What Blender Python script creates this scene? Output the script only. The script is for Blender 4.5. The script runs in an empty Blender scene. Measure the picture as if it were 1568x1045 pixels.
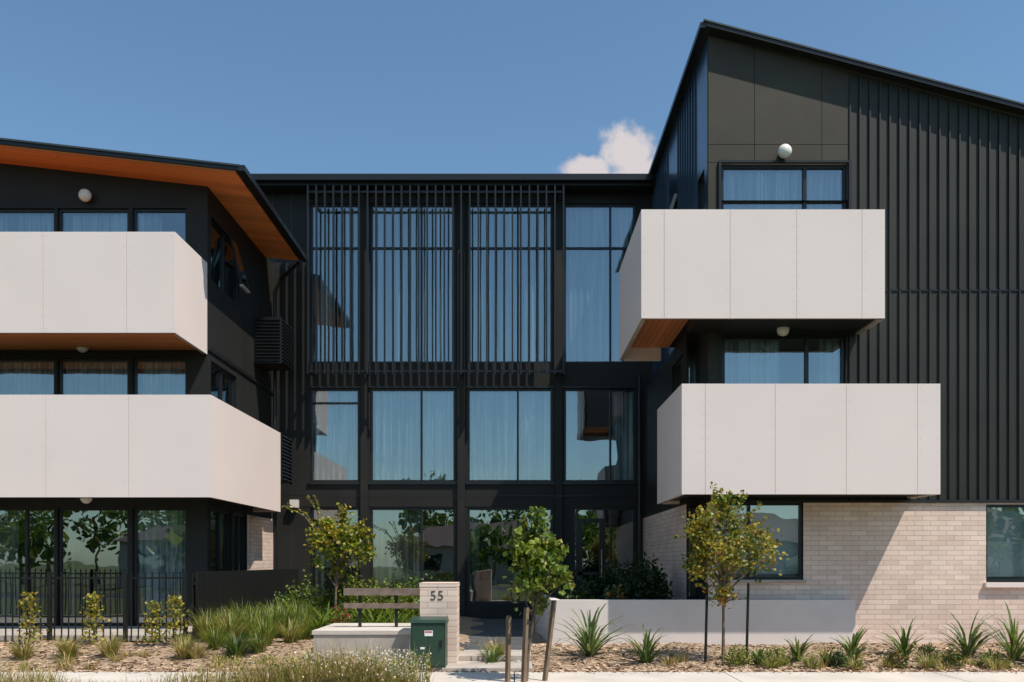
import bpy, math, random
from mathutils import Vector, Matrix
random.seed(7)
R=random.random
def U(a,b): return a+(b-a)*random.random()
scene=bpy.context.scene
# ------------------------------------------------------------------ materials
def newmat(name):
    m=bpy.data.materials.new(name); m.use_nodes=True
    nt=m.node_tree; nt.nodes.clear()
    out=nt.nodes.new('ShaderNodeOutputMaterial')
    return m,nt,out
def N(nt,t,**k):
    n=nt.nodes.new(t)
    for a,b in k.items(): setattr(n,a,b)
    return n
def mat_basic(name,col,rough=0.6,spec=0.5,metal=0.0,var=0.15,scale=3.0,bump=0.0,bscale=60.0,stretch=(1,1,1)):
    m,nt,out=newmat(name)
    p=N(nt,'ShaderNodeBsdfPrincipled'); nt.links.new(p.outputs[0],out.inputs[0])
    p.inputs['Roughness'].default_value=rough; p.inputs['Metallic'].default_value=metal
    p.inputs['Specular IOR Level'].default_value=spec
    tc=N(nt,'ShaderNodeTexCoord'); mp=N(nt,'ShaderNodeMapping'); mp.inputs['Scale'].default_value=stretch
    nt.links.new(tc.outputs['Object'],mp.inputs[0])
    no=N(nt,'ShaderNodeTexNoise'); no.inputs['Scale'].default_value=scale; no.inputs['Detail'].default_value=6
    nt.links.new(mp.outputs[0],no.inputs['Vector'])
    r=N(nt,'ShaderNodeValToRGB')
    r.color_ramp.elements[0].position=0.3; r.color_ramp.elements[1].position=0.7
    a=[max(0,c*(1-var)) for c in col]; b=[min(1,c*(1+var)) for c in col]
    r.color_ramp.elements[0].color=(*a,1); r.color_ramp.elements[1].color=(*b,1)
    nt.links.new(no.outputs[0],r.inputs[0]); nt.links.new(r.outputs[0],p.inputs['Base Color'])
    if bump>0:
        n2=N(nt,'ShaderNodeTexNoise'); n2.inputs['Scale'].default_value=bscale; n2.inputs['Detail'].default_value=4
        nt.links.new(mp.outputs[0],n2.inputs['Vector'])
        bp=N(nt,'ShaderNodeBump'); bp.inputs['Strength'].default_value=bump; bp.inputs['Distance'].default_value=0.02
        nt.links.new(n2.outputs[0],bp.inputs['Height']); nt.links.new(bp.outputs[0],p.inputs['Normal'])
    return m
def mat_leaf(name,col,tr=0.35):
    m,nt,out=newmat(name)
    d=N(nt,'ShaderNodeBsdfPrincipled'); d.inputs['Roughness'].default_value=0.45
    t=N(nt,'ShaderNodeBsdfTranslucent'); mx=N(nt,'ShaderNodeMixShader'); mx.inputs[0].default_value=tr
    tc=N(nt,'ShaderNodeTexCoord'); no=N(nt,'ShaderNodeTexNoise'); no.inputs['Scale'].default_value=9
    nt.links.new(tc.outputs['Object'],no.inputs['Vector'])
    r=N(nt,'ShaderNodeValToRGB'); r.color_ramp.elements[0].position=0.3; r.color_ramp.elements[1].position=0.7
    r.color_ramp.elements[0].color=(*[c*0.65 for c in col],1); r.color_ramp.elements[1].color=(*[min(1,c*1.35) for c in col],1)
    nt.links.new(no.outputs[0],r.inputs[0])
    nt.links.new(r.outputs[0],d.inputs['Base Color']); nt.links.new(r.outputs[0],t.inputs[0])
    nt.links.new(d.outputs[0],mx.inputs[1]); nt.links.new(t.outputs[0],mx.inputs[2]); nt.links.new(mx.outputs[0],out.inputs[0])
    return m
def mat_glass(name,refl,tint):
    m,nt,out=newmat(name)
    g=N(nt,'ShaderNodeBsdfGlossy'); g.inputs['Roughness'].default_value=0.0; g.inputs['Color'].default_value=(0.86,0.95,1,1)
    t=N(nt,'ShaderNodeBsdfTransparent'); t.inputs[0].default_value=(*tint,1)
    lw=N(nt,'ShaderNodeLayerWeight'); lw.inputs[0].default_value=0.35
    ma=N(nt,'ShaderNodeMath',operation='MULTIPLY_ADD'); ma.inputs[1].default_value=0.55; ma.inputs[2].default_value=refl; ma.use_clamp=True
    nt.links.new(lw.outputs['Fresnel'],ma.inputs[0])
    tc=N(nt,'ShaderNodeTexCoord'); no=N(nt,'ShaderNodeTexNoise'); no.inputs['Scale'].default_value=0.9
    nt.links.new(tc.outputs['Object'],no.inputs['Vector'])
    bp=N(nt,'ShaderNodeBump'); bp.inputs['Strength'].default_value=0.10; bp.inputs['Distance'].default_value=0.05
    nt.links.new(no.outputs[0],bp.inputs['Height']); nt.links.new(bp.outputs[0],g.inputs['Normal'])
    mx=N(nt,'ShaderNodeMixShader'); nt.links.new(ma.outputs[0],mx.inputs[0]); nt.links.new(t.outputs[0],mx.inputs[1]); nt.links.new(g.outputs[0],mx.inputs[2])
    nt.links.new(mx.outputs[0],out.inputs[0]); return m
def mat_brick(name):
    m,nt,out=newmat(name)
    p=N(nt,'ShaderNodeBsdfPrincipled'); p.inputs['Roughness'].default_value=0.75; nt.links.new(p.outputs[0],out.inputs[0])
    tc=N(nt,'ShaderNodeTexCoord'); sp=N(nt,'ShaderNodeSeparateXYZ'); nt.links.new(tc.outputs['Object'],sp.inputs[0])
    ad=N(nt,'ShaderNodeMath',operation='ADD'); nt.links.new(sp.outputs[0],ad.inputs[0]); nt.links.new(sp.outputs[1],ad.inputs[1])
    cb=N(nt,'ShaderNodeCombineXYZ'); nt.links.new(ad.outputs[0],cb.inputs[0]); nt.links.new(sp.outputs[2],cb.inputs[1])
    b=N(nt,'ShaderNodeTexBrick'); b.offset=0.5
    b.inputs['Scale'].default_value=1; b.inputs['Brick Width'].default_value=0.29; b.inputs['Row Height'].default_value=0.09
    b.inputs['Mortar Size'].default_value=0.0055; b.inputs['Mortar Smooth'].default_value=0.2; b.inputs['Bias'].default_value=0.0
    b.inputs['Color1'].default_value=(0.71,0.535,0.44,1); b.inputs['Color2'].default_value=(0.83,0.655,0.55,1); b.inputs['Mortar'].default_value=(0.50,0.375,0.30,1)
    nt.links.new(cb.outputs[0],b.inputs['Vector'])
    no=N(nt,'ShaderNodeTexNoise'); no.inputs['Scale'].default_value=1.3; no.inputs['Detail'].default_value=8; nt.links.new(tc.outputs['Object'],no.inputs['Vector'])
    mr=N(nt,'ShaderNodeMapRange'); mr.inputs[1].default_value=0.3; mr.inputs[2].default_value=0.7; mr.inputs[3].default_value=0.88; mr.inputs[4].default_value=1.08
    nt.links.new(no.outputs[0],mr.inputs[0])
    mm=N(nt,'ShaderNodeMix',data_type='RGBA',blend_type='MULTIPLY'); mm.inputs[0].default_value=1
    nt.links.new(b.outputs[0],mm.inputs[6]); nt.links.new(mr.outputs[0],mm.inputs[7]); nt.links.new(mm.outputs[2],p.inputs['Base Color'])
    bp=N(nt,'ShaderNodeBump'); bp.inputs['Strength'].default_value=0.5; bp.inputs['Distance'].default_value=0.008; bp.invert=True
    nt.links.new(b.outputs['Fac'],bp.inputs['Height']); nt.links.new(bp.outputs[0],p.inputs['Normal'])
    return m
def mat_timber(name,ax='y',col=(0.36,0.13,0.045)):
    m,nt,out=newmat(name)
    p=N(nt,'ShaderNodeBsdfPrincipled'); p.inputs['Roughness'].default_value=0.55; nt.links.new(p.outputs[0],out.inputs[0])
    tc=N(nt,'ShaderNodeTexCoord'); sp=N(nt,'ShaderNodeSeparateXYZ'); nt.links.new(tc.outputs['Object'],sp.inputs[0])
    src=sp.outputs[1] if ax=='x' else sp.outputs[0]
    m1=N(nt,'ShaderNodeMath',operation='MULTIPLY'); m1.inputs[1].default_value=1/0.11; nt.links.new(src,m1.inputs[0])
    fr=N(nt,'ShaderNodeMath',operation='FRACT'); nt.links.new(m1.outputs[0],fr.inputs[0])
    fl=N(nt,'ShaderNodeMath',operation='FLOOR'); nt.links.new(m1.outputs[0],fl.inputs[0])
    wn=N(nt,'ShaderNodeTexWhiteNoise',noise_dimensions='1D'); nt.links.new(fl.outputs[0],wn.inputs['W'])
    gt=N(nt,'ShaderNodeMath',operation='GREATER_THAN'); gt.inputs[1].default_value=0.09; nt.links.new(fr.outputs[0],gt.inputs[0])
    mr=N(nt,'ShaderNodeMapRange'); mr.inputs[3].default_value=0.8; mr.inputs[4].default_value=1.15; nt.links.new(wn.outputs[0],mr.inputs[0])
    mu=N(nt,'ShaderNodeMath',operation='MULTIPLY'); nt.links.new(mr.outputs[0],mu.inputs[0])
    mg=N(nt,'ShaderNodeMapRange'); mg.inputs[3].default_value=0.35; mg.inputs[4].default_value=1; nt.links.new(gt.outputs[0],mg.inputs[0]); nt.links.new(mg.outputs[0],mu.inputs[1])
    mm=N(nt,'ShaderNodeMix',data_type='RGBA',blend_type='MULTIPLY'); mm.inputs[0].default_value=1; mm.inputs[6].default_value=(*col,1)
    nt.links.new(mu.outputs[0],mm.inputs[7]); nt.links.new(mm.outputs[2],p.inputs['Base Color'])
    return m
def mat_curtain(name,col):
    m,nt,out=newmat(name)
    d=N(nt,'ShaderNodeBsdfDiffuse'); t=N(nt,'ShaderNodeBsdfTranslucent'); mx=N(nt,'ShaderNodeMixShader'); mx.inputs[0].default_value=0.15
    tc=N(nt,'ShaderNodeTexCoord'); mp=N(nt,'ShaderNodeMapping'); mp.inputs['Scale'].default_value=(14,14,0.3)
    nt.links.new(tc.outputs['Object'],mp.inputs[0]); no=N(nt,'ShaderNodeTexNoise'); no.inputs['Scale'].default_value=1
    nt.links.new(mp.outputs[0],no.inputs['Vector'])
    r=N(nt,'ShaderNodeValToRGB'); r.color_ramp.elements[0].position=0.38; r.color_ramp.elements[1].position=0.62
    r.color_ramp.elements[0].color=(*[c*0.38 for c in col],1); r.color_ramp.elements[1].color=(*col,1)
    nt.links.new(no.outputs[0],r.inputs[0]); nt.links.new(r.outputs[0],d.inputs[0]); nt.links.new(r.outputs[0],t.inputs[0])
    nt.links.new(d.outputs[0],mx.inputs[1]); nt.links.new(t.outputs[0],mx.inputs[2])
    nt.links.new(mx.outputs[0],out.inputs[0])
    return m
def mat_ground(name,c1,c2,c3,scale,bump,bs):
    m,nt,out=newmat(name)
    p=N(nt,'ShaderNodeBsdfPrincipled'); p.inputs['Roughness'].default_value=0.95; nt.links.new(p.outputs[0],out.inputs[0])
    tc=N(nt,'ShaderNodeTexCoord'); no=N(nt,'ShaderNodeTexNoise'); no.inputs['Scale'].default_value=scale; no.inputs['Detail'].default_value=10; no.inputs['Roughness'].default_value=0.7
    nt.links.new(tc.outputs['Object'],no.inputs['Vector'])
    r=N(nt,'ShaderNodeValToRGB'); e=r.color_ramp.elements; e[0].position=0.33; e[1].position=0.68; e[0].color=(*c1,1); e[1].color=(*c3,1)
    x=e.new(0.5); x.color=(*c2,1)
    nt.links.new(no.outputs[0],r.inputs[0]); nt.links.new(r.outputs[0],p.inputs['Base Color'])
    v=N(nt,'ShaderNodeTexVoronoi'); v.inputs['Scale'].default_value=bs; nt.links.new(tc.outputs['Object'],v.inputs['Vector'])
    bp=N(nt,'ShaderNodeBump'); bp.inputs['Strength'].default_value=bump; bp.inputs['Distance'].default_value=0.03
    nt.links.new(v.outputs[0],bp.inputs['Height']); nt.links.new(bp.outputs[0],p.inputs['Normal']); return m

M={}
M['black']=mat_basic('black_panel',(0.020,0.0195,0.0175),0.6,0.3,var=0.18,scale=1.2)
M['panel']=mat_basic('dark_fibre_cement',(0.048,0.041,0.030),0.65,0.3,var=0.2,scale=1.0)
M['rib']=mat_basic('dark_profiled_cladding',(0.029,0.029,0.025),0.55,0.3,var=0.15,scale=1.0)
M['sidemetal']=mat_basic('dark_metal_sky_sheen',(0.020,0.040,0.065),0.22,0.9,var=0.08,scale=1.0)  # blue sheen of the reflected sky is put into the dark base colour
M['metal']=mat_basic('black_aluminium',(0.013,0.013,0.0135),0.35,0.45,var=0.1,scale=4)
M['roof']=mat_basic('roof_metal',(0.038,0.045,0.047),0.35,0.6,var=0.1,scale=2)
M['white']=mat_basic('white_fibre_cement',(0.82,0.695,0.645),0.65,0.25,var=0.022,scale=0.7)
M['joint']=mat_basic('joint_grey',(0.42,0.37,0.34),0.8,0.2)
M['render']=mat_basic('white_render',(0.72,0.65,0.61),0.8,0.2,var=0.05,scale=1.5,bump=0.15,bscale=90)
M['brick']=mat_brick('cream_brick')
M['timber']=mat_timber('cedar_soffit','x',(0.80,0.26,0.075))
M['timber2']=mat_timber('cedar_soffit_fine','y',(0.70,0.25,0.10))
M['glass']=mat_glass('window_glass',0.25,(0.70,0.82,0.85))
M['glass_dark']=mat_glass('tinted_glass',0.26,(0.48,0.54,0.52))
M['curtain']=mat_curtain('sheer_curtain',(0.82,0.84,0.83))
M['blind']=mat_basic('roller_blind',(0.72,0.71,0.68),0.8,0.1,var=0.02)
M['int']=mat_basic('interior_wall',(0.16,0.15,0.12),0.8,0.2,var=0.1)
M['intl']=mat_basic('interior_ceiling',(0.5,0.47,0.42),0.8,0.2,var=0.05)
M['lamp']=mat_basic('opal_lamp_globe',(0.8,0.74,0.68),0.35,0.5,var=0.01)
M['conc']=mat_basic('concrete',(0.43,0.38,0.335),0.9,0.2,var=0.15,scale=3,bump=0.2)
M['path']=mat_basic('footpath_concrete',(0.58,0.515,0.45),0.9,0.2,var=0.12,scale=1.4,bump=0.2)
M['paver']=mat_basic('dark_paving',(0.09,0.09,0.09),0.8,0.3,var=0.2,scale=3)
M['green']=mat_basic('green_enamel',(0.022,0.055,0.035),0.4,0.5,var=0.1,scale=4)
M['stake']=mat_basic('stake_timber',(0.22,0.15,0.10),0.85,0.2,var=0.25,scale=8,stretch=(4,4,1))
M['deck']=mat_basic('weathered_timber',(0.20,0.15,0.12),0.8,0.2,var=0.3,scale=8)
M['bark']=mat_basic('bark',(0.17,0.125,0.09),0.9,0.2,var=0.35,scale=14)
M['mulch']=mat_ground('bark_mulch',(0.13,0.085,0.05),(0.38,0.265,0.17),(0.56,0.42,0.30),14,0.9,34)
M['chipA']=mat_basic('mulch_chip_light',(0.54,0.38,0.26),0.9,0.2,var=0.3,scale=12)
M['chipB']=mat_basic('mulch_chip_dark',(0.20,0.12,0.075),0.9,0.2,var=0.3,scale=12)
M['grass']=mat_ground('lawn',(0.05,0.07,0.015),(0.09,0.11,0.03),(0.20,0.18,0.08),6,0.8,60)
M['asphalt']=mat_basic('asphalt',(0.05,0.05,0.052),0.9,0.2,var=0.2,scale=6,bump=0.3,bscale=150)
M['paint']=mat_basic('label_white',(0.8,0.8,0.78),0.5,0.3,var=0.02)
M['red']=mat_basic('label_red',(0.5,0.05,0.04),0.5,0.3)
M['yellow']=mat_basic('sign_yellow',(0.75,0.65,0.02),0.4,0.3,var=0.03)
M['digit']=mat_basic('numeral_grey',(0.10,0.09,0.08),0.4,0.4)
M['housewall']=mat_basic('house_weatherboard',(0.5,0.46,0.4),0.7,0.2)
M['houseroof']=mat_basic('house_roof',(0.12,0.09,0.08),0.7,0.2)
for k,c in dict(g1=(0.05,0.10,0.014),g2=(0.10,0.17,0.015),g3=(0.20,0.25,0.025),g4=(0.03,0.058,0.014),
    y1=(0.38,0.29,0.025),y2=(0.27,0.25,0.03),y3=(0.40,0.30,0.08),o1=(0.34,0.16,0.025),
    f1=(0.07,0.12,0.04),f2=(0.12,0.17,0.055),f3=(0.24,0.26,0.09),
    t1=(0.54,0.39,0.19),t2=(0.44,0.34,0.13),t3=(0.29,0.29,0.07),w1=(0.78,0.74,0.62),r1=(0.42,0.02,0.03),d1=(0.018,0.032,0.012)).items():
    M[k]=mat_leaf('leaf_'+k,c)

# ------------------------------------------------------------------ mesh builder
class B:
    def __init__(s): s.v=[]; s.f=[]; s.m=[]; s.mats=[]
    def mi(s,m):
        if m not in s.mats: s.mats.append(m)
        return s.mats.index(m)
    def poly(s,pts,m):
        i=len(s.v); s.v+= [tuple(p) for p in pts]; s.f.append(tuple(range(i,i+len(pts)))); s.m.append(s.mi(m))
    def box(s,x0,x1,y0,y1,z0,z1,m):
        i=len(s.v); s.v+=[(x0,y0,z0),(x1,y0,z0),(x1,y1,z0),(x0,y1,z0),(x0,y0,z1),(x1,y0,z1),(x1,y1,z1),(x0,y1,z1)]
        for q in ((0,3,2,1),(4,5,6,7),(0,1,5,4),(1,2,6,5),(2,3,7,6),(3,0,4,7)):
            s.f.append(tuple(i+a for a in q)); s.m.append(s.mi(m))
    def hexa(s,p,m):
        i=len(s.v); s.v+=[tuple(a) for a in p]
        for q in ((0,3,2,1),(4,5,6,7),(0,1,5,4),(1,2,6,5),(2,3,7,6),(3,0,4,7)):
            s.f.append(tuple(i+a for a in q)); s.m.append(s.mi(m))
    def tube(s,pts,rs,m,n=7,cap=True):
        pts=[Vector(p) for p in pts]; rings=[]
        for k,p in enumerate(pts):
            a=pts[max(0,k-1)]; b=pts[min(len(pts)-1,k+1)]; d=(b-a).normalized()
            ref=Vector((1,0,0)) if abs(d.x)<0.8 else Vector((0,1,0))
            x=(ref-d*ref.dot(d)).normalized(); y=d.cross(x)
            i=len(s.v)
            for j in range(n):
                t=2*math.pi*j/n; s.v.append(tuple(p+(x*math.cos(t)+y*math.sin(t))*rs[k]))
            rings.append(i)
        for k in range(len(pts)-1):
            for j in range(n):
                s.f.append((rings[k]+j,rings[k]+(j+1)%n,rings[k+1]+(j+1)%n,rings[k+1]+j)); s.m.append(s.mi(m))
        if cap:
            s.f.append(tuple(rings[-1]+j for j in range(n))); s.m.append(s.mi(m))
    def make(s,name,parent=None,smooth=False):
        me=bpy.data.meshes.new(name); me.from_pydata(s.v,[],s.f); 
        for m in s.mats: me.materials.append(M[m])
        me.polygons.foreach_set('material_index',s.m)
        if smooth: me.polygons.foreach_set('use_smooth',[True]*len(s.f))
        me.update()
        o=bpy.data.objects.new(name,me); scene.collection.objects.link(o)
        if parent: o.parent=parent
        return o
def empty(name,loc=(0,0,0)):
    e=bpy.data.objects.new(name,None); scene.collection.objects.link(e); e.location=loc; e.empty_display_size=0.3; return e

class Fr:   # wall frame: u along wall, v up, w outward
    def __init__(s,o,u,n): s.o=Vector(o); s.u=Vector(u); s.n=Vector(n)
    def p(s,u,v,w=0): return s.o+s.u*u+Vector((0,0,v))+s.n*w
    def box(s,b,u0,u1,v0,v1,w0,w1,m):
        P=s.p
        b.hexa([P(u0,v0,w0),P(u1,v0,w0),P(u1,v0,w1),P(u0,v0,w1),P(u0,v1,w0),P(u1,v1,w0),P(u1,v1,w1),P(u0,v1,w1)],m)
def front(d): return Fr((0,d,0),(1,0,0),(0,-1,0))
def facade(b,F,u0,u1,v0,v1,ops,mat,intm='int'):
    us=sorted(set([u0,u1]+[o[0] for o in ops]+[o[1] for o in ops])); vs=sorted(set([v0,v1]+[o[2] for o in ops]+[o[3] for o in ops]))
    for a,c in zip(us,us[1:]):
        for e,g in zip(vs,vs[1:]):
            mu,mv=(a+c)/2,(e+g)/2
            if any(o[0]<mu<o[1] and o[2]<mv<o[3] for o in ops): continue
            mm=mat(mu,mv) if callable(mat) else mat
            b.poly([F.p(a,e),F.p(c,e),F.p(c,g),F.p(a,g)],mm)
    for o in ops:
        a,c,e,g=o[:4]; dep=o[4] if len(o)>4 else 2.0
        P=F.p
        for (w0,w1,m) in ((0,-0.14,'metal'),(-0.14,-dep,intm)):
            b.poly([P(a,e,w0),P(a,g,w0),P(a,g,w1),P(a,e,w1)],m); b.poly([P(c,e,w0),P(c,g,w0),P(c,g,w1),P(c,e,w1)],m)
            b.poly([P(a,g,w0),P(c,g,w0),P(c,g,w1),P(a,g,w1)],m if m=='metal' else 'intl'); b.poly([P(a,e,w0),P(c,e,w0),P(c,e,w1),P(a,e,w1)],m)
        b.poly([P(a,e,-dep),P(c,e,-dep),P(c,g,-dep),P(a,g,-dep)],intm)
def curtain(b,F,u0,u1,v0,v1,w,m='curtain',per=0.14,amp=0.035):
    n=max(4,int((u1-u0)/per*6)); ph=U(0,6); pts=[]
    for i in range(n+1):
        u=u0+(u1-u0)*i/n; ph+=2*math.pi*(u1-u0)/n/per*U(0.5,1.5)
        pts.append((u,w+amp*math.sin(ph)*(.7+.3*math.sin(u*5))+0.015*math.sin(u*3)))
    for (a,wa),(c,wc) in zip(pts,pts[1:]):
        b.poly([F.p(a,v0,wa),F.p(c,v0,wc),F.p(c,v1,wc),F.p(a,v1,wa)],m)
def window(b,F,u0,u1,v0,v1,mull=(),tran=(),glass='glass',cur=None,blind=None,fw=0.05):
    w0,w1=-0.125,-0.05
    F.box(b,u0,u1,v1-fw,v1,w0,w1,'metal'); F.box(b,u0,u1,v0,v0+fw,w0,w1,'metal')
    F.box(b,u0,u0+fw,v0+fw,v1-fw,w0,w1,'metal'); F.box(b,u1-fw,u1,v0+fw,v1-fw,w0,w1,'metal')
    for x in mull: F.box(b,x-fw/2,x+fw/2,v0+fw,v1-fw,w0,w1+0.006,'metal')
    for z in tran: F.box(b,u0+fw,u1-fw,z-0.025,z+0.025,w0,w1-0.004,'metal')
    b.poly([F.p(u0+0.01,v0+0.01,-0.09),F.p(u1-0.01,v0+0.01,-0.09),F.p(u1-0.01,v1-0.01,-0.09),F.p(u0+0.01,v1-0.01,-0.09)],glass)
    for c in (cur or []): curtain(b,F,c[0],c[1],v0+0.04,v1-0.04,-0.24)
    if blind: b.poly([F.p(u0+.03,blind,-0.2),F.p(u1-.03,blind,-0.2),F.p(u1-.03,v1-.03,-0.2),F.p(u0+.03,v1-.03,-0.2)],'blind')

# survey constants (metres; camera station is the origin of the survey)
f=1307.0
def X(px,d): return (px-788)*d/f
def Z(py,d): return 1.6+(860-py)*d/f

bld=empty('apartment_building')
# ================================================================== LEFT WING
dL=17.2; FL=front(dL); xc=-6.19
b=B()
ops=[]
for z0,z1 in ((6.05,8.72),(3.05,5.70),(0.30,2.68)):
    for a,c in ((-14.0,-12.1),(-12.0,-10.85),(X(-30,dL),X(84,dL)),(X(88,dL),X(197,dL)),(X(203,dL),X(286,dL))):
        ops.append((a,c,z0,z1,1.6))
facade(b,FL,-15,xc,-0.3,9.1,ops,'black')
b.poly([(-15,dL,9.1),(xc,dL,9.1),(xc,dL,9.25),(-15,dL,10.2)],'black')
FS=Fr((xc,0,0),(0,1,0),(1,0,0))
sops=[(17.4,19.3,7.35,8.65,0.35),(17.4,19.0,3.1,5.70,0.35),(17.4,18.7,0.3,2.68,0.35),(18.85,19.75,0.3,2.68,0.35)]
facade(b,FS,dL,21.8,-0.3,9.25,sops,lambda u,v:'brick' if (u>19.8 and v<2.65) else 'black')
b.make('left_wing_walls',bld)
b=B(); FS.box(b,19.95,21.75,-0.1,2.62,0.004,0.10,'brick'); b.make('left_brick_pier',bld)
b=B()
for i,o in enumerate(ops):
    a,c,z0,z1=o[:4]
    if z0<1:
        k=i%5
        cur=[(a+.04,a+(c-a)*(0.14 if k==3 else 0.42 if k==2 else .98))]
    elif z0>6: cur=[(a+.04,c-.04)] if i%5!=4 else [(a+.04,a+.5)]
    else: cur=[(a+.04,c-.04)]
    window(b,FL,a,c,z0,z1,glass='glass_dark' if (z0<1 and i%5!=4) else 'glass',cur=cur, mull=((X(38,dL),) if abs(a-X(-30,dL))<.01 and z0<1 else ()))
for o in sops:
    a,c,z0,z1=o[:4]
    window(b,FS,a,c,z0,z1,mull=((a+c)/2,),glass='glass_dark')
b.make('left_wing_windows',bld)
b=B()
for y in (19.45,20.6): FS.box(b,y-0.006,y+0.006,2.7,9.1,0.0,0.004,'metal')
for z in (5.9,): FS.box(b,dL,21.8,z-0.04,z+0.04,0.001,0.03,'metal')
b.hexa([FS.p(18.5,7.62,0.26),FS.p(18.95,7.62,0.26),FS.p(18.95,7.62,0.29),FS.p(18.5,7.62,0.29),FS.p(18.5,8.6,0.02),FS.p(18.95,8.6,0.02),FS.p(18.95,8.6,0.05),FS.p(18.5,8.6,0.05)],'glass_dark')
for y in (18.47,18.95):
    b.hexa([FS.p(y,7.6,0.25),FS.p(y+.03,7.6,0.25),FS.p(y+.03,7.6,0.30),FS.p(y,7.6,0.30),FS.p(y,8.62,0.01),FS.p(y+.03,8.62,0.01),FS.p(y+.03,8.62,0.06),FS.p(y,8.62,0.06)],'metal')
FS.box(b,18.47,18.98,7.56,7.6,0.24,0.31,'joint')
b.tube([(-5.35,21.15,9.0),(-5.9,21.5,8.7),(-6.05,21.55,8.4),(-6.05,21.55,0)],[.045]*4,'metal')
b.make('left_wing_trim',bld)
b=B()
xr=-5.25; yF=16.3; yB=21.25; sl=0.112; zr=Z(252,16.3)
def zl(x): return zr+sl*(xr-x)
def slab(b,x0,x1,y0,y1,zf,t0,t1,m):
    b.hexa([(x0,y0,zf(x0)-t1),(x1,y0,zf(x1)-t1),(x1,y1,zf(x1)-t1),(x0,y1,zf(x0)-t1),(x0,y0,zf(x0)-t0),(x1,y0,zf(x1)-t0),(x1,y1,zf(x1)-t0),(x0,y1,zf(x0)-t0)],m)
slab(b,-16,xr,yF,yB,zl,0.0,0.035,'roof')
slab(b,-16,xr-.03,yF+.03,yB-.03,zl,0.036,0.105,'metal')
b2=B()
slab(b2,-16,xr-.10,yF+.07,yB-.05,zl,0.106,0.13,'timber')
b2.make('left_roof_soffit',bld)
slab(b,xr-.02,xr+.10,yF-.02,yB,lambda x:zr,0.02,0.13,'metal')
b.make('left_roof',bld)
# balconies
def bal_panel(b,F,u0,u1,z0,z1,joints,t=0.09,scr=True):
    js=[u0]+sorted(j for j in joints if u0+.05<j<u1-.05)+[u1]
    for a,c in zip(js,js[1:]):
        g0=0 if a==u0 else 0.003; g1=0 if c==u1 else 0.003
        F.box(b,a+g0,c-g1,z0,z1,-0.012,0,'white')
        if scr:
            for k in range(9):
                z=z0+.08+(z1-z0-.16)*k/8
                for u in (a+0.05,c-0.05):
                    F.box(b,u-.005,u+.005,z-.005,z+.005,0,0.001,'joint')
    F.box(b,u0+0.013,u1-0.013,z0+0.01,z1-0.012,-t,-0.013,'joint')
    F.box(b,u0+.013,u1-.013,z1-0.011,z1-0.001,-t,-0.013,'white')
ba=B(); so=B()
dB=15.56
bal_panel(ba,front(dB),-14.5,xc,5.77,7.61,[X(66,dB)-1.5*k for k in range(0,5)]+[X(194,dB)])
F1=Fr((xc,0,0),(0,1,0),(1,0,0)); bal_panel(ba,F1,dB+.013,dL-.01,5.77,7.61,[])
so.box(-14.5,xc-.1,dB+.1,dL-.01,5.86,6.02,'timber')
xl=-5.54
bal_panel(ba,front(dB),-14.5,xl,2.77,4.64,[X(70,dB)-1.5*k for k in range(0,5)]+[X(197,dB)])
F2=Fr((xl,0,0),(0,1,0),(1,0,0)); bal_panel(ba,F2,dB+.013,20.2,2.77,4.64,[])
F3=Fr((0,20.2,0),(1,0,0),(0,1,0)); bal_panel(ba,F3,xc+.01,xl-.013,2.77,4.64,[])
so.box(-14.5,xl-.1,dB+.1,dL-.01,2.86,3.02,'black'); so.box(xc+.01,xl-.1,dL-.01,20.1,2.86,3.02,'black')  # lower soffit coloured black to stand in for the shade underneath
dR=14.5; dW=15.6; xcR=X(1083,dW)
xbk=3.28; yb0=16.3
x0,x1=X(982,dR),X(1355,dR)
bal_panel(ba,front(dR),x0,x1,5.73,7.58,[X(p,dR) for p in (1017,1118,1220,1320)])
F4=Fr((x0,0,0),(0,1,0),(-1,0,0)); bal_panel(ba,F4,dR+.013,17.6,5.73,7.58,[])
F5=Fr((x1,0,0),(0,1,0),(1,0,0)); bal_panel(ba,F5,dR+.013,dW-.04,5.73,7.58,[])
ba.box(x0+.1,3.0,17.5,17.6,5.73,7.58,'white')
xs_=3.15
so.box(x0+.1,xs_,dR+.1,dW-.04,5.98,6.06,'timber2'); so.box(xs_+.001,x1-.1,dR+.1,dW-.04,5.76,6.06,'black'); so.box(x0+.1,xs_,dW-.039,17.49,5.98,6.06,'timber2')
so.box(xs_+.001,xcR-.01,dW-.039,17.49,5.98,6.06,'black')
x2,x3=X(1044,dR),X(1440,dR)
bal_panel(ba,front(dR),x2,x3,2.74,4.62,[X(p,dR) for p in (1080,1187,1296,1405)])
F6=Fr((x2,0,0),(0,1,0),(-1,0,0)); bal_panel(ba,F6,dR+.013,17.0,2.74,4.62,[])
F7=Fr((x3,0,0),(0,1,0),(1,0,0)); bal_panel(ba,F7,dR+.013,dW-.04,2.74,4.62,[])
ba.box(x2+.1,xbk-.01,16.9,17.0,2.74,4.62,'white')
so.box(x2+.1,x3-.1,dR+.1,dW-.06,2.78,3.02,'black'); so.box(x2+.1,xbk-.01,dW-.059,16.89,2.80,3.02,'black')
ba.make('balcony_parapets',bld); so.make('balcony_soffits',bld)
b=B()
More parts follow.
